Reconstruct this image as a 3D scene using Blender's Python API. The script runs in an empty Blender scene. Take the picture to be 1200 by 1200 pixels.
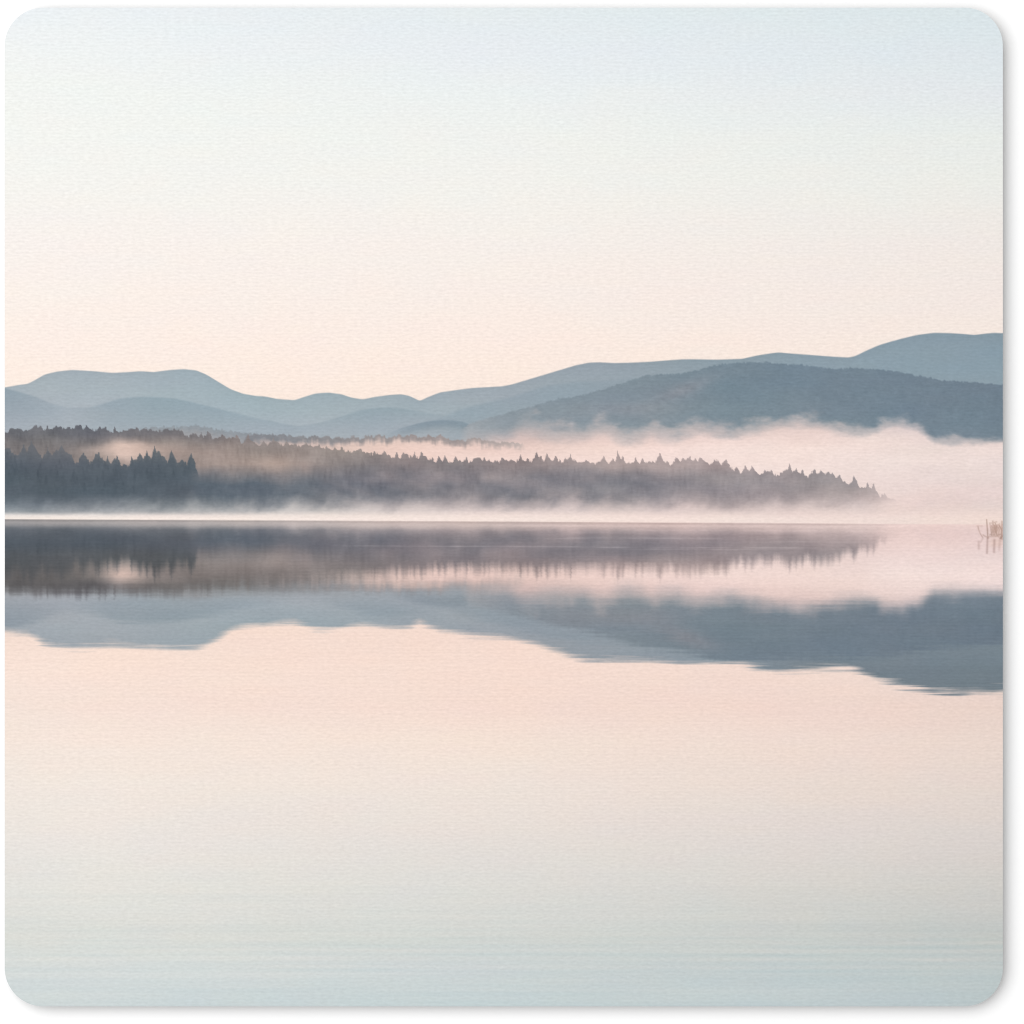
import bpy, math
import numpy as np

# ------------------------------------------------------------------ scale
# the mat is 0.20 m wide; the print is laid out on the mat in design units
# (1 unit = 0.171 mm), origin at the upper-left corner of the artwork
U = 0.20 / 1169.6
L0, R0, T0, B0 = 5.6, 1175.2, 9.0, 1179.3
CX, CY = (L0 + R0) / 2, (T0 + B0) / 2
RAD = 45.0
Z_BASE, Z_TOP = 0.0031, 0.0038

scene = bpy.context.scene
col = scene.collection

# ------------------------------------------------------------------ camera
cam_d = bpy.data.cameras.new('camera')
cam = bpy.data.objects.new('camera', cam_d)
col.objects.link(cam)
H = 0.8
cam.location = ((600 - CX) * U, -(600 - CY) * U, Z_TOP + H)
cam.rotation_euler = (0, 0, 0)
cam_d.sensor_width = 36
cam_d.lens = 36 * H / (1200 * U)
cam_d.clip_start = 0.05
cam_d.clip_end = 50
scene.camera = cam

# ------------------------------------------------------------------ light
LIT = 1.17                                   # level a white card would reach
world = bpy.data.worlds.new('World')
scene.world = world
world.use_nodes = True
bg = world.node_tree.nodes['Background']
bg.inputs['Color'].default_value = (1, 1, 1, 1)
bg.inputs['Strength'].default_value = 0.36

lamp_d = bpy.data.lights.new('softbox', 'AREA')
lamp_d.shape = 'DISK'
lamp_d.size = 4.1
lamp_d.energy = 137.0
lamp_d.color = (1, 1, 1)
lamp = bpy.data.objects.new('softbox', lamp_d)
col.objects.link(lamp)
lamp.location = (-1.43, 0.76, 3.0)           # up and to the left of the mat
lamp.rotation_euler = (0, 0, 0)

scene.view_settings.view_transform = 'Standard'
scene.view_settings.look = 'None'
scene.view_settings.exposure = 0
scene.view_settings.gamma = 1
scene.view_settings.use_curve_mapping = False
scene.cycles.max_bounces = 6
scene.cycles.filter_width = 1.1

# ------------------------------------------------------------------ helpers
def new_mesh(name, verts, faces, mat, parent=None, smooth=False):
    me = bpy.data.meshes.new(name)
    me.from_pydata(verts, [], faces)
    me.update()
    me.materials.append(mat)
    if smooth:
        for p in me.polygons: p.use_smooth = True
    o = bpy.data.objects.new(name, me)
    col.objects.link(o)
    if parent: o.parent = parent
    return o

def grid_mesh(name, pts, cols_, quads, mat, parent):
    """quads of the printed sheet that belong to one motif, as one mesh"""
    used = np.unique(quads)
    remap = np.zeros(len(pts), np.int32)
    remap[used] = np.arange(len(used), dtype=np.int32)
    q = remap[quads].astype(np.int32)
    nv, nf = len(used), len(q)
    me = bpy.data.meshes.new(name)
    me.vertices.add(nv)
    me.vertices.foreach_set('co', pts[used].astype(np.float32).ravel())
    me.loops.add(nf * 4)
    me.loops.foreach_set('vertex_index', q.ravel())
    me.polygons.add(nf)
    me.polygons.foreach_set('loop_start', np.arange(0, nf * 4, 4, dtype=np.int32))
    me.update(calc_edges=True)
    at = me.color_attributes.new('ink', 'FLOAT_COLOR', 'POINT')
    rgba = np.ones((nv, 4), np.float32)
    rgba[:, :3] = cols_[used]
    at.data.foreach_set('color', rgba.ravel())
    me.materials.append(mat)
    o = bpy.data.objects.new(name, me)
    col.objects.link(o)
    o.parent = parent
    return o

def sm(a, b, x):
    t = np.clip((x - a) / (b - a), 0, 1)
    return t * t * (3 - 2 * t)

def poly(pts, x):
    p = np.array(pts, float)
    return np.interp(x, p[:, 0], p[:, 1])

def spired(pts, lift=1.2, gain=1.7):
    """the same contour with every summit drawn up into a narrow tip"""
    out = []
    for k, (x, y) in enumerate(pts):
        peak = 0 < k < len(pts) - 1 and y < pts[k - 1][1] - .8 and y < pts[k + 1][1] - .8
        yy = y - lift if peak else y
        if out:
            x0, y0 = out[-1]
            if abs(yy - y0) > 1.2 and x - x0 < 14:
                for q in (.25, .5, .75):
                    r = q ** gain if yy < y0 else 1 - (1 - q) ** gain
                    out.append((x0 + (x - x0) * q, y0 + (yy - y0) * r))
        out.append((x, yy))
    return out

def smooth_poly(pts, x, s=6):
    f = np.arange(-40, 1260, 1.0)
    v = poly(pts, f)
    k = np.exp(-0.5 * (np.arange(-3 * s, 3 * s + 1) / s) ** 2); k /= k.sum()
    v = np.convolve(np.pad(v, 3 * s, mode='edge'), k, mode='valid')
    return np.interp(x, f, v)

def hash2(i, j, seed):
    n = (i.astype(np.int64) * 374761393 + j.astype(np.int64) * 668265263 + seed * 1274126177) & 0xffffffff
    n = ((n ^ (n >> 13)) * 1274126177) & 0xffffffff
    return ((n ^ (n >> 16)) & 0xffff) / 65535.0

def vnoise(x, y, seed):
    xi, yi = np.floor(x), np.floor(y)
    fx, fy = x - xi, y - yi
    fx = fx * fx * (3 - 2 * fx); fy = fy * fy * (3 - 2 * fy)
    a = hash2(xi, yi, seed); b = hash2(xi + 1, yi, seed)
    c = hash2(xi, yi + 1, seed); d = hash2(xi + 1, yi + 1, seed)
    return (a * (1 - fx) + b * fx) * (1 - fy) + (c * (1 - fx) + d * fx) * fy - 0.5

def fbm(x, y, seed, octs=4):
    v = np.zeros(np.broadcast(x, y).shape); a = 1.0
    for k in range(octs):
        v = v + a * vnoise(x * 2 ** k + 17.3 * k, y * 2 ** k + 9.1 * k, seed + k); a *= 0.5
    return v

def table(xs, ys, rows, X, Y):
    """bilinear ink table: rows[j][i] = sRGB at (xs[i], ys[j])"""
    t = np.array(rows, float)
    fx = np.interp(X, xs, np.arange(len(xs))); fy = np.interp(Y, ys, np.arange(len(ys)))
    i = np.clip(fx.astype(int), 0, len(xs) - 2); j = np.clip(fy.astype(int), 0, len(ys) - 2)
    u = (fx - i)[..., None]; v = (fy - j)[..., None]
    return (t[j, i] * (1 - u) + t[j, i + 1] * u) * (1 - v) + (t[j + 1, i] * (1 - u) + t[j + 1, i + 1] * u) * v

def spires(X, Y, pts, off, p, seed, jt=2.0, slope=.34, w0=.35, s=None):
    """a row of pointed conifers whose tips follow a contour; returns cover, tone, depth below the tip"""
    f = np.arange(-60, 1280, 1.0)
    cv = smooth_poly(pts, f, s) if s else poly(pts, f)
    best = np.full(X.shape, -99.0); tone = np.zeros(X.shape); dep = np.zeros(X.shape)
    ci = np.floor(X / p)
    for k in (-1, 0, 1):
        c = ci + k
        h1 = hash2(c, c * 0, seed); h2 = hash2(c, c * 0 + 3, seed); h3 = hash2(c, c * 0 + 5, seed)
        cx = (c + .15 + .7 * h1) * p
        t = Y - (np.interp(cx, f, cv) + off + jt * (h2 - .35) * 2)
        w = w0 + slope * (.75 + .5 * h3) * t * (1 + .55 * vnoise(c * 7.3 + np.sign(X - cx) * 2.1, t / 1.9, seed + 9)) 
        m = np.minimum(t + .5, w - np.abs(X - cx))
        up = m > best
        best = np.where(up, m, best); tone = np.where(up, h3, tone); dep = np.where(up, t, dep)
    return sm(-.75, .75, best), tone, np.clip(dep, 0, 99)

# ------------------------------------------------------------------ the artwork: contours
FAR_RIDGE = [(-40,458),(5,454),(12,453),(22,451),(32,450),(40,446),(52,439),(66,435.5),(85,433.5),(110,435),(132,437),(150,436),
    (165,435),(180,436),(200,433.5),(215,432.5),(230,434),(242,439),(255,447),(270,456),(285,461.5),(300,464),(310,464.5),(325,467.5),
    (345,469),(360,464),(370,461),(385,460),(400,462),(412,466),(425,468),(440,465),(455,463),(470,462),(480,464),(492,470),(500,466),
    (515,460),(535,457),(555,454.5),(575,453.5),(588,452.8),(600,450.5),(615,446),(635,440),(655,434),(675,428),(690,425),(702,424.5),
    (720,425.5),(740,425),(760,424),(780,422.5),(800,421),(815,421),(840,421.5),(855,421),(870,420.5),(885,417),(900,414.5),(912,413),
    (930,414.5),(950,416),(970,417.5),(985,418.5),(995,419),(1003,417),(1015,411),(1030,404.5),(1045,400),(1060,396),(1075,392.5),
    (1095,390),(1115,390.5),(1130,391.5),(1142,392.5),(1155,391),(1165,390),(1175,390.5),(1240,392)]
NEAR_RIDGE = [(-40,450),(5,455),(25,460),(45,466),(60,473),(80,478),(105,477.5),(125,472),(140,467),(160,465),(175,465),(190,466),
    (205,467),(220,470),(240,475),(260,480),(280,485),(300,490),(330,496),(350,500),(380,494),(400,488),(425,480),(440,478),(460,477.5),
    (480,480),(500,484),(520,487),(560,500),(600,520),(1240,540)]
MID_RIDGE = [(-40,560),(470,520),(500,496),(520,488),(545,478),(570,472),(600,465),(640,452),(680,447),(720,446),(760,440),(1240,440)]
SMALL_HILL = [(-40,560),(440,512),(460,505.5),(475,500),(490,496),(505,493),(520,492),(535,493),(545,495),(552,498),(566,505),(580,515),(600,540),(1240,560)]
DARK_HILL = [(-40,560),(530,512),(540,503),(548,497.5),(560,493),(575,489),(590,485),(600,482),(620,477),(640,471),(655,467),(672,465),
    (690,461),(710,455),(730,449),(745,443.5),(760,439.5),(775,438.5),(790,438),(805,437),(812,435),(825,431.5),(840,428),(855,426),
    (870,425),(890,424),(905,425),(925,427),(945,428),(960,430),(975,432.5),(990,432),(1005,431),(1020,432),(1040,434),(1060,437),
    (1080,441),(1100,445),(1125,447),(1150,449),(1175,451),(1240,455)]
WOODED_RISE = [(-40,560),(150,520),(168,501),(188,500),(205,499.5),(218,499),(230,499),(240,501),(255,503),(270,504.5),(283,507),(300,509),(330,516),(360,560),(1240,560)]
FAR_TREES = [(-40,560),(270,540),(290,510),(300,509),(316,508),(324,510),(333,507.5),(336,511),(350,511),(362,512),(380,511),(390,513),(400,513),(415,511.5),
    (422,513),(430,511),(438,512),(445,511),(450,510),(455,513),(461,512),(468,509.5),(474,511),(485,509.5),(492,512),(498,512),(502,510.5),(508,513),
    (513,512),(515.5,508),(518,512),(522,513),(532,515),(545,516),(552,514),(560,513),(570,516),(585,518),(600,518.5),(612,520),(618,528),(640,560),(1240,560)]
FOREST = [(-40,508),(5,507),(12,504),(20,502.5),(26,503),(30,505),(36,502),(41,499.5),(46,499.5),(50,502),(53,504),(55.5,499),(58,504),(62,504),(66,500),
    (72,501),(78,502),(79.5,499),(83,502),(88,500),(95,499),(98,504),(101.5,497),(104,502),(108,503),(112,504),(117,501),(121,504),(124,502),(128,505),
    (131,507),(134.5,500),(137,505),(143,504),(150,503),(156,503),(163,503),(170,502.5),(175,504),(180,504),(186,506),(191,505),(197,503),(204,503),
    (210,503.5),(216,508),(221,512),(224,508.5),(229,508),(233,512),(236,509.5),(239,512),(243,508),(247,509),(250,514),(254,513),(260,511.5),(266,512.5),
    (272,514),(277,511),(281,515),(285,519),(288,515),(291,511),(294,515),(297,519),(300,520),(304,523),(309,518),(313,523),(317,519),(320.5,513),
    (323,517),(328,520),(332,522),(336,517),(340,522),(347,521),(352,523),(356,521),(358.5,517),(362,522),(368,524),(374,521),(378,526),(384,524),
    (389,527),(392,524),(397,527),(401,524.5),(405,529),(411,529),(417,528),(423,526.5),(428,530),(434,533),(439,529),(445,533),(450,530),(455,533),
    (461,536),(465,530),(468,537),(473,531),(479,534),(483,536),(486,532),(490,537),(494,530),(498,535),(503,538),(507,535),(511,542),(514,537),(518,541),
    (521.5,533.5),(525,539),(529,543),(534,536),(538,541),(543,539),(547,534.5),(550,541),(555,538),(561,537),(565,539),(567.5,533.5),(571,541),(573,538),
    (577,542),(581,540),(585,542),(588,536),(593,541),(600,539),(604,542),(608,536),(610,532),(613,539),(616,541),(618,537),(621,541),(625,537),(629,530),
    (632,538),(634,536),(637,540),(641,531.5),(644,537),(648,539),(651,535),(656,540),(659,541),(662,537),(666,540),(669,531.5),(671,541),(676,542),
    (681,542),(686,540),(691,543),(697,543),(702,540),(708,535),(711,541),(715,541),(718,537),(721,541),(723.5,530),(727,537),(730,535),(733,542),(738,543),
    (742,542),(745,537.5),(748,543),(753,539),(757,542),(762,541),(768,543),(770,537),(773.5,530),(777,539),(780,543),(787,543),(792,536.5),(797,542),
    (800,537),(805,539),(809,537),(812,540),(815,537),(818,539),(821,536),(825,541),(829,542),(833,543),(837,538),(842,541),(845,546),(848,542),(851,538),
    (854,544),(860,551),(863.5,546),(868,554),(871,551),(873,546.5),(876,549),(878,552),(881,547),(886,552),(891,557),(894,553),(896.5,551),(900,554),
    (904,551),(908,556),(911,557),(916,553),(921,551),(925.5,545.5),(929,554),(933,550),(937,557),(940.5,550),(944,556),(947,559),(951,553),(955,551),
    (958,554),(962,552),(966,555),(970,554),(975.5,554),(979,560),(984,558),(987,563),(991,563),(994,568),(997,565),(1000.5,559),(1004,564),(1007,572),
    (1010,570),(1013,572),(1016.5,565),(1020,572),(1024,568),(1028,576),(1032,582),(1037,579.5),(1041,583),(1047,583),(1050,585),(1053,596),(1060,640),(1240,660)]
STAND = [(-40,520),(5,522),(8,524),(12,527),(16,532),(22,533),(25,528),(28,521),(31,528),(34,524),(37,518),(40,524),(44,529),(47,535),(52,533),(56,527),(60,533),
    (66,528),(69,527),(72,523),(76,528),(80,530),(84,535),(87,541),(90,541),(93,537),(98,531),(103,537),(106,541),(109,537),(112,533),(116,532),(121,537),
    (124,539),(126,536),(130,542),(134,539),(137,534),(141,541),(145,547),(150,546),(154,537),(158,540),(160,537),(164,533),(168,537),(172,529),(175,536),
    (177,540),(179,530),(181,524),(184,530),(187,530),(190,534),(193,536),(196,542),(198,536),(201,527),(205,538),(208,543),(211,541),(214,538),(217,541),(219,543),
    (221,538),(224,533),(227,539),(229,544),(231,552),(232,575),(236,640),(1240,660)]
MIST_TOP = [(-40,545),(520,530),(548,516),(570,511),(590,507),(600,504),(605,502),(612,500),(620,498.5),(628,499.5),(632,502),(640,503.5),(650,505),(660,504.5),(672,507),
    (685,508),(693,504),(700,500),(708,499),(714,502),(722,508),(730,513),(738,514),(745,512),(750,510),(757,505),(763,503),(768,504),(775,507),(785,508),
    (795,508),(805,503),(817,500),(825,501),(835,504),(845,506),(860,507),(868,505),(876,503),(885,502),(895,499),(900,498),(910,496),(925,495),(935,492),
    (945,494),(955,495),(965,498),(972,500),(985,503),(1000,504),(1015,505),(1025,502),(1035,497),(1045,495),(1058,493.5),(1065,495),(1075,500),(1085,508),
    (1095,514),(1110,517),(1130,517),(1150,516),(1165,517),(1175,518),(1240,518)]
WATERLINE = [(-40,608.2),(5,608.4),(150,609),(300,609.7),(450,610.6),(600,611.2),(750,612.2),(900,613),(1050,614.2),(1240,615)]

# ------------------------------------------------------------------ the artwork: inks (sRGB)
SKY_X = [5, 600, 1175]
SKY_Y = [8, 60, 110, 160, 220, 280, 340, 400, 440, 480]
SKY = [[(236,240,243),(229,236,238),(220,231,234)], [(240,243,242),(232,237,241),(224,232,236)], [(242,244,240),(237,241,240),(229,234,237)],
       [(243,244,240),(241,242,238),(234,238,235)], [(245,243,238),(243,242,237),(238,238,233)], [(248,241,236),(247,240,234),(242,235,230)],
       [(250,240,233),(249,238,231),(245,234,228)], [(252,238,229),(252,236,227),(248,234,225)], [(253,237,226),(252,235,224),(249,233,223)],
       [(252,234,222),(251,232,220),(248,231,220)]]
LAKE_X = [5, 120, 600, 1000, 1175]
LAKE_Y = [600, 700, 740, 780, 830, 870, 920, 980, 1040, 1100, 1140, 1182]
LAKE = [[(243,220,208),(245,222,210),(245,220,208),(240,217,208),(236,215,207)],
        [(243,220,208),(245,222,210),(245,220,208),(240,217,208),(236,215,207)],
        [(244,221,208),(246,222,209),(246,221,208),(242,219,208),(237,216,207)],
        [(247,226,214),(248,226,213),(247,222,210),(244,221,210),(239,218,208)],
        [(245,227,216),(246,226,215),(245,221,210),(241,217,207),(236,214,204)],
        [(245,230,219),(246,230,219),(245,227,215),(241,221,211),(237,218,208)],
        [(241,231,222),(242,231,222),(240,227,218),(235,220,211),(231,217,209)],
        [(235,229,223),(236,229,223),(231,223,217),(226,217,212),(221,213,208)],
        [(228,226,221),(229,227,221),(223,221,216),(216,213,208),(211,208,203)],
        [(218,220,215),(219,221,216),(211,215,211),(202,206,203),(197,201,198)],
        [(213,219,218),(213,219,218),(206,213,213),(197,206,206),(192,202,202)],
        [(208,216,216),(207,216,217),(199,211,212),(192,204,207),(188,200,202)]]

def art_above(X, Y, low_mist=True):
    """everything printed above the shoreline. returns ink, land coverage, motif id"""
    x1 = X[0] if X.ndim == 2 else X
    ink = table(SKY_X, SKY_Y, SKY, X, Y)
    idm = np.zeros(X.shape, np.int8)                    # 0 sky
    cov = np.zeros(X.shape)
    n_soft = fbm(X / 26, Y / 12, 5, 4)
    n_fine = fbm(X / 7, Y / 4, 11, 3)
    def lay(a, rgb, k, land=True):
        nonlocal ink, idm, cov
        ink = ink * (1 - a[..., None]) + rgb * a[..., None]
        if k is not None: idm = np.where(a > 0.5, k, idm).astype(np.int8)
        cov = cov + (1 - cov) * a
    def edge(pts, soft=0.9, s=None, jag=0.0, seed=0):
        c = smooth_poly(pts, X, s) if s else poly(pts, X)
        if jag:
            z = np.zeros_like(X) + seed
            c = c + jag * (0.7 * fbm(X / 5.0, z, 40 + seed, 2) + 1.5 * vnoise(X / 1.7, z, 44 + seed) + 1.3 * vnoise(X / 3.1, Y / 2.3, 47 + seed))
        return sm(-soft, soft, Y - c), Y - c

    # far ridge: pale in the left, deeper blue in the right
    a, d = edge(FAR_RIDGE, s=2, soft=.7)
    c = table([5,120,300,420,560,700,850,1000,1175], [385,430,460,480,505,540],
        [[(152,166,177),(152,166,177),(150,168,178),(150,168,178),(150,163,172),(143,157,168),(132,151,163),(129,148,161),(123,143,156)],
         [(153,167,176),(153,166,176),(150,168,178),(150,168,178),(150,163,173),(145,158,169),(135,153,165),(131,150,163),(125,146,159)],
         [(158,170,179),(159,172,180),(150,169,178),(152,169,178),(152,165,175),(148,161,171),(138,156,167),(134,153,165),(128,148,160)],
         [(160,171,180),(162,173,182),(154,171,180),(155,170,179),(154,167,176),(152,164,173),(140,157,168),(138,155,167),(132,151,162)],
         [(168,176,184),(166,176,184),(162,174,183),(162,172,181),(160,170,178),(160,168,175),(150,163,172),(140,157,168),(135,153,164)],
         [(178,182,187),(176,181,187),(172,178,184),(176,180,185),(180,181,184),(180,180,182),(160,168,174),(150,160,168),(140,155,165)]], X, Y)
    c = c + np.array((3, .5, -1.5)) + np.interp(X, [5, 300, 600, 850, 1000, 1175], [8, 7, 6, 7, 11, 13])[..., None] - 5 * np.exp(-np.clip(d, 0, 99) / 5)[..., None] + (1.6 * n_soft + 1.6 * n_fine)[..., None]
    lay(a, c, 1)
    a, d = edge(MID_RIDGE, soft=3, s=4)
    lay(a * 0.42 * sm(480, 540, X) * (1 - sm(700, 790, X)), np.array((138,155,167.)), None)
    a, d = edge(NEAR_RIDGE, soft=1.6, s=4)
    c = table([5,100,180,300,460,560], [455,480,505,530],
        [[(146,160,170),(153,166,175),(145,162,171),(150,166,175),(144,160,169),(150,163,172)],
         [(153,165,174),(156,168,177),(148,164,173),(151,167,176),(145,161,170),(150,163,172)],
         [(168,175,183),(163,173,181),(160,171,180),(161,172,181),(163,172,180),(165,172,179)],
         [(176,180,186),(172,178,184),(170,177,184),(170,177,184),(180,182,186),(185,184,187)]], X, Y)
    w = table([0,30,80,130,340,400,520,560], [0, 1], [[(1,1,1),(.9,)*3,(.5,)*3,(.9,)*3,(.9,)*3,(.8,)*3,(.5,)*3,(0,)*3]] * 2, X, Y * 0)[..., 0]
    lay(a * w, c + 2 * n_soft[..., None], 2)
    a, d = edge(SMALL_HILL, soft=1.2, s=3)
    fade = 1 - sm(6, 18, d)
    lay(a * fade * 0.78 * sm(440, 500, X), np.array((131,146,157.)) + 2 * n_fine[..., None] + sm(2, 14, d)[..., None] * np.array((22,16,12.)), 2)
    # dark wooded hill
    a, d = edge(DARK_HILL, jag=1.1, soft=1.1, seed=3)
    c = table([540,600,680,760,850,950,1060,1175], [425,450,475,500,525],
        [[(138,152,162),(132,148,158),(128,144,154),(120,138,149),(114,134,147),(113,132,146),(112,130,144),(108,127,141)],
         [(138,152,162),(132,148,158),(128,144,154),(122,139,150),(115,135,147),(113,132,145),(111,130,144),(107,126,140)],
         [(140,153,162),(132,147,157),(130,144,154),(127,142,152),(118,137,148),(117,135,147),(112,131,145),(110,129,142)],
         [(158,165,171),(138,151,160),(133,147,156),(130,145,154),(122,140,151),(119,137,149),(114,133,146),(112,131,144)],
         [(190,185,185),(170,171,175),(160,164,169),(150,158,165),(135,149,158),(126,142,152),(120,137,149),(118,135,147)]], X, Y)
    c = c + np.array((6, 3, 2.)) + (4 * n_fine + 3 * n_soft + 3.5 * fbm(X / 2.6, Y / 2.2, 261, 2))[..., None]
    patch = np.exp(-(((X - 805) / 34) ** 2 + ((Y - 455 + (X - 805) * 0.35) / 9) ** 2)) + 0.5 * np.exp(-(((X - 740) / 60) ** 2 + ((Y - 480) / 8) ** 2))
    c = c + patch[..., None] * (np.array((13, 5, 3.)) + 6 * n_fine[..., None])
    lay(a * sm(536, 552, X), c, 3)
    a, d = edge(WOODED_RISE, jag=2.0, seed=5)
    a = a * (1 - sm(320, 340, X))
    lay(a * 0.85, np.array((143,149,155.)) + sm(0, 12, d)[..., None] * np.array((16, 8, 4.)) + 8 * n_fine[..., None], 2)

    # valley mist
    wob = 6.0 * fbm(X / 18, Y / 8, 21, 4)
    mt = poly(MIST_TOP, X) + wob
    soft = np.interp(X, [500, 620, 800, 900, 1175], [16, 13, 11, 9, 5])
    d = Y - mt
    a = sm(-1, 1, d / soft - 0.35)
    wisp = 0.72 * sm(-1.5, 0.6, d / soft + 1.0 * fbm(X / 14, Y / 7, 33, 4)) * sm(590, 640, X)
    mist = table([300,400,450,520,600,700,800,950,1050,1175], [500,515,525,540,560,585,600,607,615],
        [[(185,180,182),(205,192,190),(212,197,192),(213,199,195),(200,189,187),(210,197,194),(218,202,198),(228,210,205),(222,209,207),(214,203,203)],
         [(188,177,174),(212,194,187),(224,203,194),(224,203,195),(212,194,189),(226,206,200),(234,215,209),(238,221,215),(235,221,216),(228,214,211)],
         [(180,166,161),(218,198,189),(231,207,197),(235,211,202),(231,208,200),(239,219,211),(241,223,217),(241,225,219),(237,224,219),(234,221,217)],
         [(180,166,161),(222,202,193),(233,210,201),(239,216,207),(240,219,211),(242,223,216),(242,225,219),(242,227,221),(237,225,220),(233,221,218)],
         [(180,166,161),(222,202,193),(233,210,201),(239,216,207),(240,219,211),(242,223,216),(241,225,219),(239,225,220),(235,222,218),(230,218,215)],
         [(180,166,161),(222,202,193),(233,210,201),(239,216,207),(240,219,211),(240,221,215),(238,220,214),(235,217,212),(231,215,210),(228,212,209)],
         [(180,166,161),(222,202,193),(233,210,201),(239,216,207),(242,222,214),(242,222,215),(241,220,213),(238,218,212),(234,216,209),(232,213,208)],
         [(180,166,161),(222,202,193),(233,210,201),(239,216,207),(246,226,218),(245,225,217),(244,223,215),(242,221,214),(241,222,214),(242,222,214)],
         [(180,166,161),(222,202,193),(233,210,201),(239,216,207),(246,226,218),(245,225,217),(243,222,214),(240,219,212),(236,217,210),(236,217,211)]], X, Y)
    mist = mist + 5.5 * n_soft[..., None] + np.array((4, -.5, -1.5))
    lay(np.clip(wisp * (1 - a), 0, 1), mist * 0.6 + np.array((200,192,190.)) * 0.4, None)
    lay(a * sm(525, 600, X), mist, 4)

    # low far treeline, dissolving into mist below
    a, d = edge(FAR_TREES, jag=1.8, seed=8)
    a = a * sm(280, 292, X) * (1 - sm(606, 618, X))
    hole = sm(1.5, 10, d + 4 * n_soft + np.interp(X, [300, 420], [-4, 0]))
    base = np.array((134,136,141.)) + sm(300, 520, X)[..., None] * np.array((26, 14, 8.)) + sm(530, 615, X)[..., None] * np.array((30, 27, 23.)) + 9 * n_fine[..., None]
    lay(a, base * (1 - hole[..., None]) + mist * hole[..., None], None)
    idm = np.where((a > 0.5) & (hole < 0.5), 5, np.where((a > 0.5) & (hole >= 0.5), 4, idm)).astype(np.int8)

    # the long wooded shore
    a, d = edge([(x, y + 4.5) for x, y in FOREST], jag=1.2, soft=1.2, seed=1, s=3)
    d = d + 4.5
    a2, tn, dp = spires(X, Y, FOREST, .8, 4.6, 201, 1.8, .27)
    a3, tn3, dp3 = spires(X, Y, FOREST, 2.8, 3.1, 205, 2.0, .4)
    gate = 1 - sm(1046, 1054, X)
    a1, d1 = edge(spired(FOREST), jag=2.2, soft=0.65, seed=1)
    a = np.maximum(np.maximum(a, a1), np.maximum(a2, a3) * gate) * (1 - .95 * sm(1000, 1056, X + 5 * n_soft) * sm(574, 594, Y)) * (1 - .4 * sm(1028, 1052, X))
    body = table([5,120,180,235,320,400,500,600,700,800,900,1000,1050], [500,510,520,530,545,558,568,580,596],
        [[(112,111,114),(106,106,112),(108,107,112),(112,110,113),(128,121,121),(150,140,137),(150,140,138),(150,139,138),(160,148,147),(172,158,156),(160,148,148),(140,135,138),(172,160,160)],
         [(115,113,115),(108,107,112),(110,108,112),(116,112,114),(130,122,121),(150,140,137),(150,140,138),(150,139,138),(160,148,147),(172,158,156),(160,148,148),(140,135,138),(172,160,160)],
         [(124,119,118),(120,115,115),(130,122,119),(138,128,124),(142,132,129),(152,142,138),(150,140,138),(150,139,138),(160,148,147),(172,158,156),(160,148,148),(140,135,138),(172,160,160)],
         [(126,120,118),(138,128,124),(150,137,131),(152,138,132),(148,136,131),(147,138,134),(140,132,132),(146,135,134),(158,146,145),(175,160,158),(160,148,148),(140,135,138),(172,160,160)],
         [(130,124,122),(150,137,131),(150,137,133),(150,136,131),(166,149,142),(129,123,124),(120,116,119),(136,127,128),(148,138,138),(163,150,149),(158,146,147),(140,135,138),(172,160,160)],
         [(112,112,117),(112,112,117),(108,109,115),(108,110,116),(122,119,122),(110,111,118),(104,106,114),(111,111,118),(117,117,124),(136,132,136),(142,136,139),(139,135,138),(174,161,160)],
         [(92,101,111),(92,101,111),(90,99,109),(87,97,107),(92,101,111),(97,103,114),(101,105,114),(105,108,117),(106,110,119),(121,120,127),(135,131,135),(142,137,140),(180,166,165)],
         [(92,101,111),(92,101,111),(88,98,107),(86,96,106),(92,101,111),(99,106,116),(107,110,118),(110,113,121),(112,115,123),(128,125,131),(143,136,139),(158,149,150),(192,177,175)],
         [(100,108,116),(100,108,116),(100,108,116),(102,110,118),(108,114,122),(112,116,123),(125,123,129),(128,126,131),(128,127,132),(146,139,142),(158,148,149),(178,165,164),(208,192,189)]], X, Y + 5 * fbm(X / 30, Y / 30, 61, 3))
    trunk_tex = fbm(X / 3.2, Y / 9, 71, 3)
    body = body + (7 * trunk_tex * np.interp(X, [0, 500, 1000], [1, 1, .6]) + 13 * fbm(X / 22, Y / 11, 75, 3))[..., None] * np.array((1.05, 1, .95)) + np.array((1, -.5, -.5)) * sm(330, 480, X)[..., None] - np.array((7, 5, 3.)) * ((1 - sm(100, 150, X)) * (1 - sm(530, 545, Y)))[..., None]
    body = body - 9 * (np.exp(-np.clip(d, 0, 50) / 4) * sm(0, 1.5, d))[..., None] * np.interp(X, [0, 700, 900, 1050], [.4, .6, 1, .3])[..., None]
    amp = np.interp(X, [0, 700, 1050], [1, .85, .5])
    for off, p, sd in ((5, 4.6, 211), (10, 5.2, 213), (16, 5.6, 217), (23, 6.2, 219), (31, 7, 223), (40, 7.5, 227)):
        c_, t_, p_ = spires(X, Y, FOREST, off, p, sd, 3.2, .36, .4, s=5)
        body = body + (c_ * (-10 + 13 * t_) * np.exp(-p_ / 6.5) * amp + 1.2)[..., None]
    lay(a, body, 5)
    drift = fbm((X - .8 * Y) / 48, Y / 20, 301, 3)
    lay(a * np.clip(.10 + .26 * drift, 0, .3) * sm(300, 420, X) * sm(545, 566, Y), mist * .8 + np.array((190, 180, 180.)) * .2 - 14, None)
    lay(a * np.clip(.06 + .24 * fbm(X / 34, Y / 18, 307, 2), 0, .25) * (1 - sm(560, 590, Y)) * sm(330, 480, X), mist - 10, None)
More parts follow.
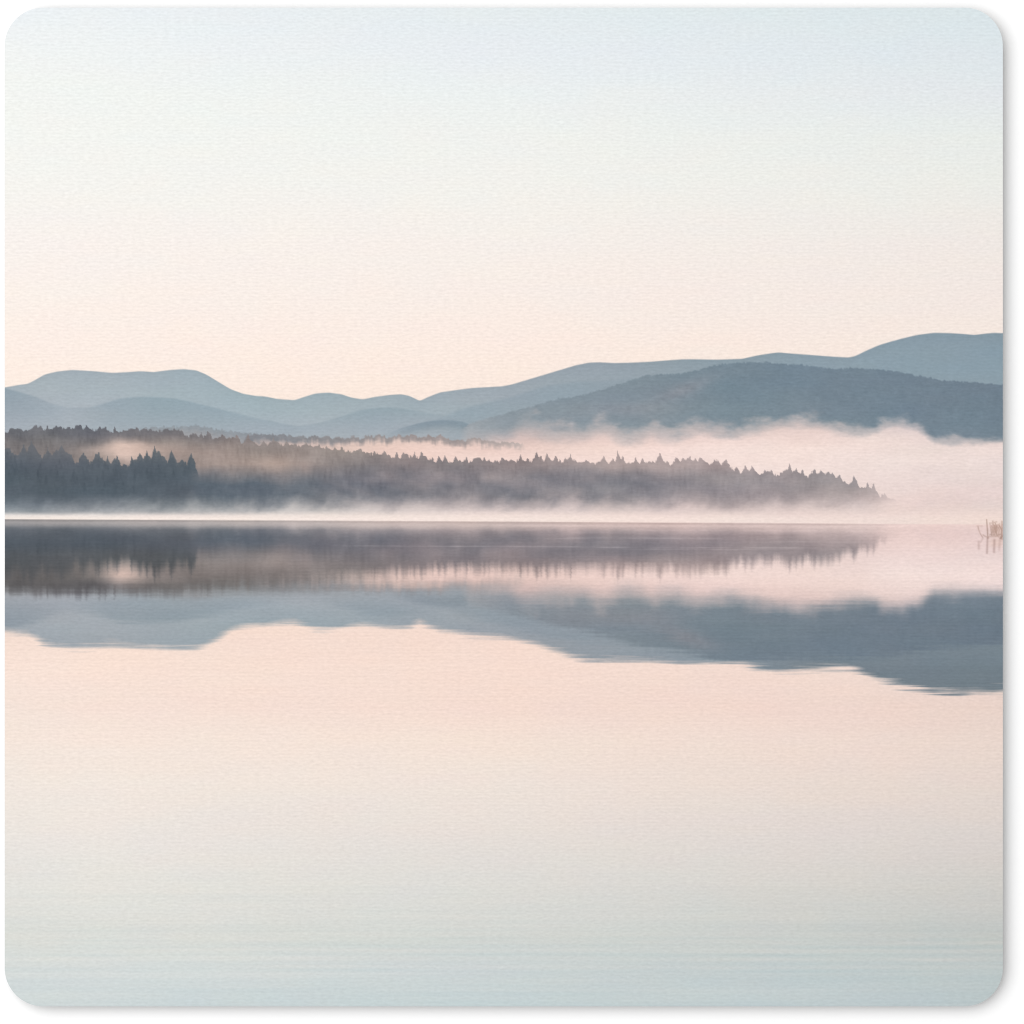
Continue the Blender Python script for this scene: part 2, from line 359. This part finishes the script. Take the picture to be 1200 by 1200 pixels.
    # mist pockets drifting between the trees
    def pocket(px, py, rx, ry, k, rgb):
        g = np.exp(-(((X - px) / rx) ** 2 + ((Y - py + 5 * n_soft) / ry) ** 2)) * k
        lay(np.clip(g, 0, 1) * a, np.array(rgb, float), None)
    pocket(148, 528, 24, 11, 1.25, (224,199,187))
    pocket(166, 530, 16, 9, .7, (216,190,178))
    pocket(120, 529, 30, 7, 0.45, (205,182,172))
    pocket(185, 526, 34, 8, 0.55, (190,168,158))
    pocket(250, 532, 36, 11, 0.25, (176,156,147))
    pocket(325, 547, 22, 9, 0.55, (186,165,155))
    pocket(358, 548, 8, 7, 0.4, (172,152,146))
    pocket(332, 562, 12, 10, 0.3, (150,140,140))
    pocket(745, 545, 60, 4, 0.3, (190,172,168))

    # dark stand of conifers close to the left bank
    a, d = edge([(x, y + 5) for x, y in STAND], jag=1.2, soft=1.6, seed=2, s=3)
    a2, tn, dp = spires(X, Y, STAND, .8, 4.9, 231, 1.8, .27)
    a3, tn3, dp3 = spires(X, Y, STAND, 3, 3.4, 235, 2.5, .36)
    a1, d1 = edge(spired(STAND), jag=2.4, soft=.75, seed=2)
    a = np.maximum(np.maximum(a, a1 * .92), np.maximum(a2, a3 * .85)) * (1 - sm(231, 236, X)) * (1 - .75 * sm(219, 234, X + 3 * n_soft) * sm(548, 566, Y))
    c = table([5,80,150,232], [515,530,545,560,578,600],
        [[(98,102,108),(104,105,110),(98,102,107),(92,98,104)],[(92,98,105),(98,101,107),(92,98,103),(88,95,101)],[(82,91,100),(85,92,101),(84,92,100),(82,91,99)],
         [(78,88,97),(79,88,97),(80,89,98),(80,89,98)],[(82,92,101),(80,90,99),(82,91,100),(84,92,101)],[(100,110,118),(102,110,118),(104,111,119),(104,111,118)]], X, Y)
    c = c + 3 + (4 * fbm(X / 3, Y / 7, 81, 3) + 6 * n_soft)[..., None]
    for off, p, sd in ((5, 5, 241), (11, 5.6, 243), (18, 6.2, 247), (26, 7, 249)):
        c_, t_, p_ = spires(X, Y, STAND, off, p, sd, 3.5, .34, .4, s=5)
        c = c + (c_ * (-9 + 12 * t_) * np.exp(-p_ / 7) + 1)[..., None]
    lay(a, c, 6)

    # steam lying on the water
    wl = poly(WATERLINE, X)
    up = wl - Y
    plume = 10.0 * fbm((X + .7 * Y) / 20, Y / 22, 91, 4) + 2.5 * fbm(X / 7, Y / 6, 95, 3)
    bumps = sum(h * np.exp(-((X - c0) / w0) ** 2) for c0, h, w0 in
                [(225,5,9),(345,4,14),(422,5,12),(480,3,15),(560,4,20),(665,6,22),(820,3,30),(900,3,30),(985,6,40),(110,2,12)])
    hgt = np.interp(X, [5,120,230,350,500,700,850,950,1050,1100], [27,28,30,31,32,32,32,34,34,36]) + plume + bumps
    top = sm(0, 1, (hgt - up) / np.interp(X, [5,300,700,1050], [34,30,27,28]) + 0.08)
    lim = np.interp(X, [5,220,330,600,1050], [.60,.68,.86,.9,.9])
    thick = top * lim
    steam = table([5,220,400,600,800,1050,1175], [575,590,598,604,608,616],
        [[(150,158,165),(165,165,168),(180,174,174),(190,176,175),(196,180,178),(215,198,195),(228,214,210)],
         [(172,177,182),(190,188,188),(205,196,193),(214,197,194),(217,199,196),(226,208,205),(229,214,210)],
         [(200,202,204),(214,210,208),(225,215,210),(231,213,208),(232,213,208),(234,215,209),(234,216,210)],
         [(232,224,220),(238,226,220),(241,227,219),(243,224,217),(242,222,215),(241,221,214),(240,220,213)],
         [(248,236,228),(248,235,227),(247,232,224),(247,229,221),(246,227,219),(242,223,215),(242,222,214)],
         [(248,236,228),(248,235,227),(247,232,224),(247,229,221),(246,227,219),(242,223,215),(242,222,214)]], X, Y)
    lay(thick, steam, 4)
    line = 1 - sm(0, 1, (up + 1.5 * n_soft - np.interp(X, [5,250,500,1050], [3.5,3.5,5,5])) / np.interp(X, [5,250,500,1050], [5.5,7,9,10]))
    lay(line * np.interp(X, [5,1050,1100,1175], [1,1,.8,.7]), steam, 4)
    return ink, cov, idm

# ------------------------------------------------------------------ the artwork: whole sheet
arc = RAD * (1 - np.cos(np.linspace(0, math.pi / 2, 33)))
ys = np.concatenate([T0 + arc, np.arange(T0 + RAD + 2, 380, 2.4), np.arange(380, 840, 0.85), np.arange(840, B0 - RAD - 1, 2.0), B0 - arc[::-1]])
fx = np.linspace(0, 1, 1301)
inset = np.zeros_like(ys)
for k, y in enumerate(ys):
    dy = max(T0 + RAD - y, y - (B0 - RAD), 0.0)
    inset[k] = RAD - math.sqrt(max(RAD * RAD - dy * dy, 0.0))
X = (L0 + inset)[:, None] + (R0 - L0 - 2 * inset)[:, None] * fx[None, :]
Y = np.repeat(ys[:, None], len(fx), 1)

top_rows = int((ys < 622).sum())
a_, b_, c_ = art_above(X[:top_rows], Y[:top_rows])
ink = np.zeros(X.shape + (3,)); ink[:top_rows] = a_
idm = np.zeros(X.shape, np.int8); idm[:top_rows] = c_

# mirrored part, sampled from a regular sheet of the upper artwork
gx = np.arange(0, 1181, 1.0); gy = np.arange(370, 612, 1.0)
GX, GY = np.meshgrid(gx, gy)
up_ink, up_cov, up_id = art_above(GX, GY)
up_land = up_ink
wl = poly(WATERLINE, X)
below = Y >= wl
dy = np.clip(Y - wl, 0, None)
grow = np.clip(dy / 190, 0, 1.2)
rip = fbm(X / 70, Y / 2.6, 101, 3) * (1.0 + 8.0 * grow ** 1.6) + fbm(X / 45, Y / 1.3, 281, 1) * 7 * sm(.55, 1.1, grow) + fbm(X / 26, Y / 1.7, 107, 2) * 2.2 * grow
side = fbm(X / 40, Y / 1.8, 113, 2) * 1.2
acc = np.zeros(X.shape + (3,)); accv = np.zeros(X.shape); accr = np.zeros(X.shape); wsum = 0
smear = np.interp(dy, [0, 30, 60, 90, 120, 200], [2, 3.0, 4.2, 3.2, 2.1, 1.9])
for t, wgt in ((-2, .08), (-1.4, .14), (-.7, .2), (0, .2), (.7, .16), (1.4, .12), (2, .1)):
    sy = wl - (dy + 11 + rip + t * smear) / 0.92
    sx = X + side
    fxx = np.clip(sx, 0, 1179.9); fyy = np.clip(sy - 370, 0, len(gy) - 1.01)
    i = fxx.astype(int); j = fyy.astype(int); u = (fxx - i); v = (fyy - j)
    def samp(A):
        uu, vv = (u[..., None], v[..., None]) if A.ndim == 3 else (u, v)
        return (A[j, i] * (1 - uu) + A[j, i + 1] * uu) * (1 - vv) + (A[j + 1, i] * (1 - uu) + A[j + 1, i + 1] * uu) * vv
    c_ = samp(up_cov)
    acc += wgt * samp(up_land) * c_[..., None]; accv += wgt * c_; wsum += wgt
    accr += wgt * samp((up_id == 1).astype(float))
    if t == 0: mir_id = up_id[np.clip(np.rint(fyy).astype(int), 0, len(gy) - 1), i]
land = acc / np.maximum(accv, 1e-4)[..., None]
lc = (accv / wsum)
lake = table(LAKE_X, LAKE_Y, LAKE, X, Y)
lake = lake + (2.2 * fbm(X / 300, Y / 5, 121, 3) * sm(960, 1120, Y) * 2.6 + 1.2 * fbm(X / 120, Y / 60, 127, 2))[..., None] * np.array((1.0, .6, .4))
band = 1.3 * sm(1085, 1105, Y) * (1 - sm(1136, 1146, Y)) * np.sin(2 * np.pi * (Y + 2.5 * fbm(X / 160, Y / 30, 271, 2)) / 9.5) + np.exp(-((Y - 1128) / 5) ** 2) * .6 - np.exp(-((Y - 1134) / 2.5) ** 2) * .7 - np.exp(-((Y - 1110) / 3) ** 2) * .5 - np.exp(-((Y - 1119) / 2) ** 2) * .6
lake = lake + (3.8 * band * np.interp(X, [5, 500, 1175], [.5, .8, 1.25]) * (.6 + fbm(X / 90, Y / 8, 131, 2)))[..., None] * np.array((1.2, .6, .4))
tint = np.stack([np.interp(dy, [0, 60, 110, 200], [v0, v1, v2, v3]) for v0, v1, v2, v3 in
                 ((.955, .985, .965, .965), (.93, .97, .945, .95), (.935, .97, .945, .95))], -1)
shade = 1 - .14 * (1 - sm(250, 540, X)) * sm(38, 62, dy) * (1 - sm(74, 92, dy)) * (1 - np.exp(-(((X - 143) / 22) ** 2 + ((Y - 673) / 12) ** 2))) - .03 * sm(860, 1000, X) * sm(150, 175, dy)
shade = shade - .11 * accr * sm(820, 980, X)
tint = tint * shade[..., None]
tint = tint + (.04 * sm(980, 1080, X) * (1 - sm(60, 110, dy)))[..., None]
mirror = land * tint
neutral = (.5 * (1 - sm(250, 560, X)) * sm(25, 45, dy) * (1 - sm(80, 100, dy)) * (1 - .8 * np.exp(-(((X - 143) / 24) ** 2 + ((Y - 673) / 12) ** 2))))[..., None]
mirror = mirror * (1 - neutral) + (mirror.mean(-1, keepdims=True) + np.array((1, 0, 0.))) * neutral
water = lake * (1 - lc[..., None]) + mirror * lc[..., None]
# fine bright ripples and the dark line where the water meets the steam
def ripple(y0, slope, x0, x1, amp, w=0.8, seed=0):
    yy = y0 + slope * (X - 600) + 0.8 * fbm(X / 60, np.zeros_like(X) + seed, 140 + seed, 2)
    return amp * np.exp(-((Y - yy) / w) ** 2) * sm(x0, x0 + 60, X) * (1 - sm(x1 - 60, x1, X)) * (0.75 + fbm(X / 24, np.zeros_like(X) + seed, 150 + seed, 2))
streak = ripple(640.7, .004, 380, 980, 20, .8, 1) + ripple(630.3, .002, 610, 860, 14, .9, 2) + ripple(643.5, .001, 720, 960, 14, .8, 3) \
       + ripple(616, .003, 560, 1090, 14, 1.2, 4) + ripple(621, .003, 700, 1050, 9, 1.0, 5) + ripple(634, .003, 850, 1040, 9, 1, 6) \
       - ripple(613.0, .0055, -70, 1060, 20, 1.1, 7) - ripple(619, .003, 640, 1000, 7, 1.2, 8) - ripple(627, .002, 640, 960, 8, 1.4, 9)
water = water + streak[..., None] * np.array((1., .95, .92))
water = water + 3.0 * (fbm(X / 60, Y / 1.5, 161, 2) * sm(612, 640, Y) * (1 - sm(720, 1000, Y) * .7))[..., None]
strip = (.62 * (1 - sm(4, 12, dy)) + .38 * np.exp(-dy / (11 + 7 * fbm(X / 40, Y / 20, 191, 3)))) * (1 - sm(980, 1080, X)) * np.interp(X, [5, 300, 600, 1000], [.72, .8, .75, .6])
strip_ink = table([5, 250, 500, 800, 1050], [600, 640], [[(182,174,172),(198,188,184),(212,194,188),(216,192,186),(226,206,200)]] * 2, X, Y)
water = water * (1 - strip[..., None]) + strip_ink * strip[..., None]
dark = np.exp(-((Y - wl - 1.0) / 1.3) ** 2) * (1 - sm(960, 1060, X))
water = water - dark[..., None] * np.interp(X, [5, 300, 700, 1000], [18, 14, 11, 5])[..., None]
w_a = sm(-.6, .6, Y - wl)
# right of the point the shoreline all but vanishes
ink = ink * (1 - w_a[..., None]) + water * w_a[..., None]
idm = np.where(w_a > .5, np.where((lc > .5) & (mir_id >= 1), np.where(mir_id >= 5, 9, np.where(mir_id == 4, 7, 8)), 7), idm)

# reeds standing in the shallows at the right edge
def stroke(x0, y0, x1, y1, w, amp, bend=0.0):
    t = np.clip(((X - x0) * (x1 - x0) + (Y - y0) * (y1 - y0)) / ((x1 - x0) ** 2 + (y1 - y0) ** 2), 0, 1)
    px = x0 + (x1 - x0) * t + bend * 4 * t * (1 - t); py = y0 + (y1 - y0) * t
    return amp * np.exp(-((X - px) ** 2 + (Y - py) ** 2) / (w * w))
sel = np.zeros(X.shape)
rs = np.random.RandomState(4)
for k in range(16):
    rx = 1159 + 16 * rs.rand(); rt = 612 + 9 * rs.rand(); lean = rs.randn() * 1.6
    sel = np.maximum(sel, stroke(rx + lean, rt, rx, 629 - 2 * rs.rand(), .62, .22 + .25 * rs.rand(), rs.randn() * .4))
for s in [(1156.3,609,1157.6,629.5,.7,.5,0),(1157.2,620,1157.6,629.5,1.0,.3,0),(1146,616.5,1151.5,629.5,.8,.35,-1),(1144.5,616.5,1151,616.2,.8,.15,0),
          (1163.5,611,1164.8,625,.9,.4,0),(1161,613,1168,611.5,.8,.3,0),(1165.5,616,1166.5,624,1.1,.5,0),(1167.5,621,1160,627,.8,.35,0),
          (1152,627,1158,630,.9,.3,0),(1158,629,1175.5,628,.9,.3,0),(1170.5,615,1174.5,622,.9,.45,0),(1174.2,611,1174.4,632,.9,.4,0),
          (1171,620,1170,629,.9,.35,0),(1168.5,615,1169.5,620,.8,.3,0),(1172.8,630.5,1174.5,628,1.4,.6,0),(1160.5,617,1162.5,628,.8,.3,.6),
          (1169,627,1173,626,.9,.4,0),(1157.6,629,1157.8,630,1.3,.5,0)]:
    sel = np.maximum(sel, stroke(*s))
ref = np.zeros(X.shape)
for s in [(1147,635,1147,643,1.5,.28,0),(1157.2,631,1156.6,648,1.2,.42,0),(1165.3,633,1164.8,647,1.5,.4,0),(1172,632,1171,644,1.6,.22,0),(1151.5,631,1149,636,1,.2,0)]:
    ref = np.maximum(ref, stroke(*s))
glow = .34 * np.exp(-(((X - 1169) / 8) ** 4 + ((Y - 622) / 9) ** 4)) + .3 * np.exp(-(((X - 1168) / 9) ** 4 + ((Y - 636) / 5) ** 4))
ink = ink * (1 - glow[..., None]) + np.array((222, 190, 172.)) * glow[..., None]
ink = ink * (1 - ref[..., None]) + np.array((150, 122, 116.)) * ref[..., None]
ink = ink * (1 - sel[..., None]) + np.array((132, 100, 86.)) * sel[..., None]
idm = np.where((glow > .12) | (sel > .25) | (ref > .2), 10, idm)

# very faint unevenness of the print itself
blot = fbm(X / 55, Y / 18, 171, 2)
ink = ink + np.stack([blot * 1.6, fbm(X / 60, Y / 16, 177, 2) * 1.0, -blot * 1.2], -1)

srgb = np.clip(ink / 255, 0.0, 1.0)
lin = np.where(srgb <= .04045, srgb / 12.92, ((srgb + .055) / 1.055) ** 2.4) / LIT

# ------------------------------------------------------------------ materials
def principled(name, rgb, rough=.8):
    m = bpy.data.materials.new(name); m.use_nodes = True
    b = m.node_tree.nodes['Principled BSDF']
    b.inputs['Base Color'].default_value = (*rgb, 1)
    b.inputs['Roughness'].default_value = rough
    b.inputs['Specular IOR Level'].default_value = 0.0
    return m, m.node_tree, b

def nd(nt, kind, **kw):
    n = nt.nodes.new(kind)
    for k, v in kw.items(): setattr(n, k, v)
    return n

def weave(nt, strength):
    """thread pattern of the cloth: returns a factor near 1 and a height"""
    L = nt.links
    co = nd(nt, 'ShaderNodeTexCoord')
    def noise(sx, sy, scale_detail):
        mp = nd(nt, 'ShaderNodeMapping'); L.new(co.outputs['Object'], mp.inputs['Vector'])
        mp.inputs['Scale'].default_value = (sx, sy, 1)
        n = nd(nt, 'ShaderNodeTexNoise'); n.inputs['Scale'].default_value = 1.0
        n.inputs['Detail'].default_value = scale_detail; L.new(mp.outputs['Vector'], n.inputs['Vector'])
        return n.outputs['Fac']
    def math_(op, a, b):
        n = nd(nt, 'ShaderNodeMath', operation=op)
        for i, s in enumerate((a, b)):
            if isinstance(s, (int, float)): n.inputs[i].default_value = s
            elif s is not None: L.new(s, n.inputs[i])
        return n.outputs[0]
    dash = noise(820, 2250, 1.5)             # short weft floats
    grain = noise(1500, 2300, 1.0)
    mp = nd(nt, 'ShaderNodeMapping'); L.new(co.outputs['Object'], mp.inputs['Vector'])
    wv = nd(nt, 'ShaderNodeTexWave', wave_type='BANDS', bands_direction='Y', wave_profile='SIN')
    wv.inputs['Scale'].default_value = 2 * math.pi / (20 * 0.00068)     # one thread every 0.68 mm
    wv.inputs['Distortion'].default_value = 4.5
    wv.inputs['Detail'].default_value = 2.0
    wv.inputs['Detail Scale'].default_value = 1.2
    L.new(mp.outputs['Vector'], wv.inputs['Vector'])
    h = math_('ADD', math_('MULTIPLY', math_('SUBTRACT', dash, .5), 1.25), math_('MULTIPLY', math_('SUBTRACT', grain, .5), .75))
    h = math_('ADD', h, math_('MULTIPLY', math_('SUBTRACT', wv.outputs['Fac'], .5), .17))
    fac = math_('ADD', 1.0, math_('MULTIPLY', h, strength))
    return fac, h

print_mat, nt, b = principled('printed_cloth', (.5, .5, .5), .9)
att = nd(nt, 'ShaderNodeAttribute', attribute_name='ink')
fac, hgt = weave(nt, 0.135)
mul = nd(nt, 'ShaderNodeVectorMath', operation='SCALE')
nt.links.new(att.outputs['Color'], mul.inputs[0]); nt.links.new(fac, mul.inputs['Scale'])
nt.links.new(mul.outputs['Vector'], b.inputs['Base Color'])
bump = nd(nt, 'ShaderNodeBump'); bump.inputs['Strength'].default_value = .25; bump.inputs['Distance'].default_value = .00006
nt.links.new(hgt, bump.inputs['Height']); nt.links.new(bump.outputs['Normal'], b.inputs['Normal'])

edge_mat, nt, b = principled('cut_cloth_edge', (.62, .62, .61), .95)
fac, hgt = weave(nt, .2)
mul = nd(nt, 'ShaderNodeVectorMath', operation='SCALE'); mul.inputs[0].default_value = (.42, .42, .41)
nt.links.new(fac, mul.inputs['Scale']); nt.links.new(mul.outputs['Vector'], b.inputs['Base Color'])

rubber_mat, nt, b = principled('foam_rubber', (.2, .2, .2), .85)
n = nd(nt, 'ShaderNodeTexNoise'); n.inputs['Scale'].default_value = 900
r = nd(nt, 'ShaderNodeValToRGB'); r.color_ramp.elements[0].color = (.16, .16, .16, 1); r.color_ramp.elements[1].color = (.24, .24, .24, 1)
nt.links.new(n.outputs['Fac'], r.inputs['Fac']); nt.links.new(r.outputs['Color'], b.inputs['Base Color'])

white_mat, nt, b = principled('white_table', (.92, .92, .92), .7)
n = nd(nt, 'ShaderNodeTexNoise'); n.inputs['Scale'].default_value = 60
r = nd(nt, 'ShaderNodeValToRGB'); r.color_ramp.elements[0].color = (.915, .915, .915, 1); r.color_ramp.elements[1].color = (.925, .925, .925, 1)
nt.links.new(n.outputs['Fac'], r.inputs['Fac']); nt.links.new(r.outputs['Color'], b.inputs['Base Color'])

# ------------------------------------------------------------------ the surface it lies on
S = 6.0
table_o = new_mesh('white_surface', [(-S, -S, 0), (S, -S, 0), (S, S, 0), (-S, S, 0)], [(0, 1, 2, 3)], white_mat)
table_o['kind'] = 'structure'
table_o['label'] = 'plain white surface under the mat'

# ------------------------------------------------------------------ the mouse pad
pad = bpy.data.objects.new('mouse_pad', None)
col.objects.link(pad)
pad.empty_display_size = .02
pad['label'] = 'square rounded mouse pad printed with a misty lake, forest and blue hills'
pad['category'] = 'mouse pad'

def outline(off):
    """rounded square, `off` design units inside the sheet edge, in metres"""
    pts = []
    hw, hh, r = (R0 - L0) / 2 - off, (B0 - T0) / 2 - off, RAD - off
    for cx, cy, a0 in ((hw - r, hh - r, 0), (-(hw - r), hh - r, 90), (-(hw - r), -(hh - r), 180), (hw - r, -(hh - r), 270)):
        for k in range(33):
            a = math.radians(a0 + 90 * k / 32)
            pts.append(((cx + r * math.cos(a)) * U, (cy + r * math.sin(a)) * U))
    return pts

def slab(name, rings, mat, cap_bottom=False, cap_top=False):
    v, f = [], []
    for off, z in rings:
        v += [(x, y, z) for x, y in outline(off)]
    n = len(outline(0))
    for k in range(len(rings) - 1):
        for i in range(n):
            j = (i + 1) % n
            f.append((k * n + i, k * n + j, (k + 1) * n + j, (k + 1) * n + i))
    if cap_bottom: f.append(tuple(range(n))[::-1])
    if cap_top: f.append(tuple(range((len(rings) - 1) * n, len(rings) * n)))
    return new_mesh(name, v, f, mat, pad)

slab('rubber_base', [(1.2, 0.00005), (0.6, 0.0004), (0.6, Z_BASE)], rubber_mat, True, True)
# the cut rim of the cloth, from the rubber up to the print
slab('cloth_edge', [(0.5, Z_BASE + 0.00002), (0.0, Z_BASE + 0.0001), (0.0, Z_TOP - 0.00008), (0.0, Z_TOP)], edge_mat)

pts = np.stack([(X - CX) * U, -(Y - CY) * U, np.full(X.shape, Z_TOP)], -1).reshape(-1, 3)
cols_ = lin.reshape(-1, 3)
ny, nx = X.shape
ii = np.arange(ny * nx).reshape(ny, nx)
quads = np.stack([ii[:-1, :-1], ii[1:, :-1], ii[1:, 1:], ii[:-1, 1:]], -1).reshape(-1, 4)
fid = idm[:-1, :-1].reshape(-1)

MOTIF = {0: ('printed_sky', 'pale sky fading from blue to peach'),
         1: ('printed_hill', 'pale blue far ridge along the skyline'),
         2: ('printed_hill', 'hazy lower ridge in front of the far ridge'),
         3: ('printed_hill', 'dark blue wooded hill at the right'),
         4: ('printed_mist', 'pink and white mist in the valley and on the water'),
         5: ('printed_forest', 'long greyish brown wooded shore with pointed treetops'),
         6: ('printed_forest', 'dark blue-grey stand of conifers at the left'),
         7: ('printed_lake', 'still lake reflecting the peach sky'),
         10: ('printed_reeds', 'thin brown reeds at the right edge')}
made = {}
for k, (name, lab) in MOTIF.items():
    q = quads[fid == k]
    if len(q) == 0: continue
    o = grid_mesh(name, pts, cols_, q, print_mat, pad)
    o['label'] = lab
    made[k] = o
for k, (name, lab) in {8: ('printed_reflection', 'blue-grey mirror image of the hills'),
                       9: ('printed_reflection', 'dark mirror image of the forest')}.items():
    q = quads[fid == k]
    o = grid_mesh(name, pts, cols_, q, print_mat, made[7])
    o['label'] = lab
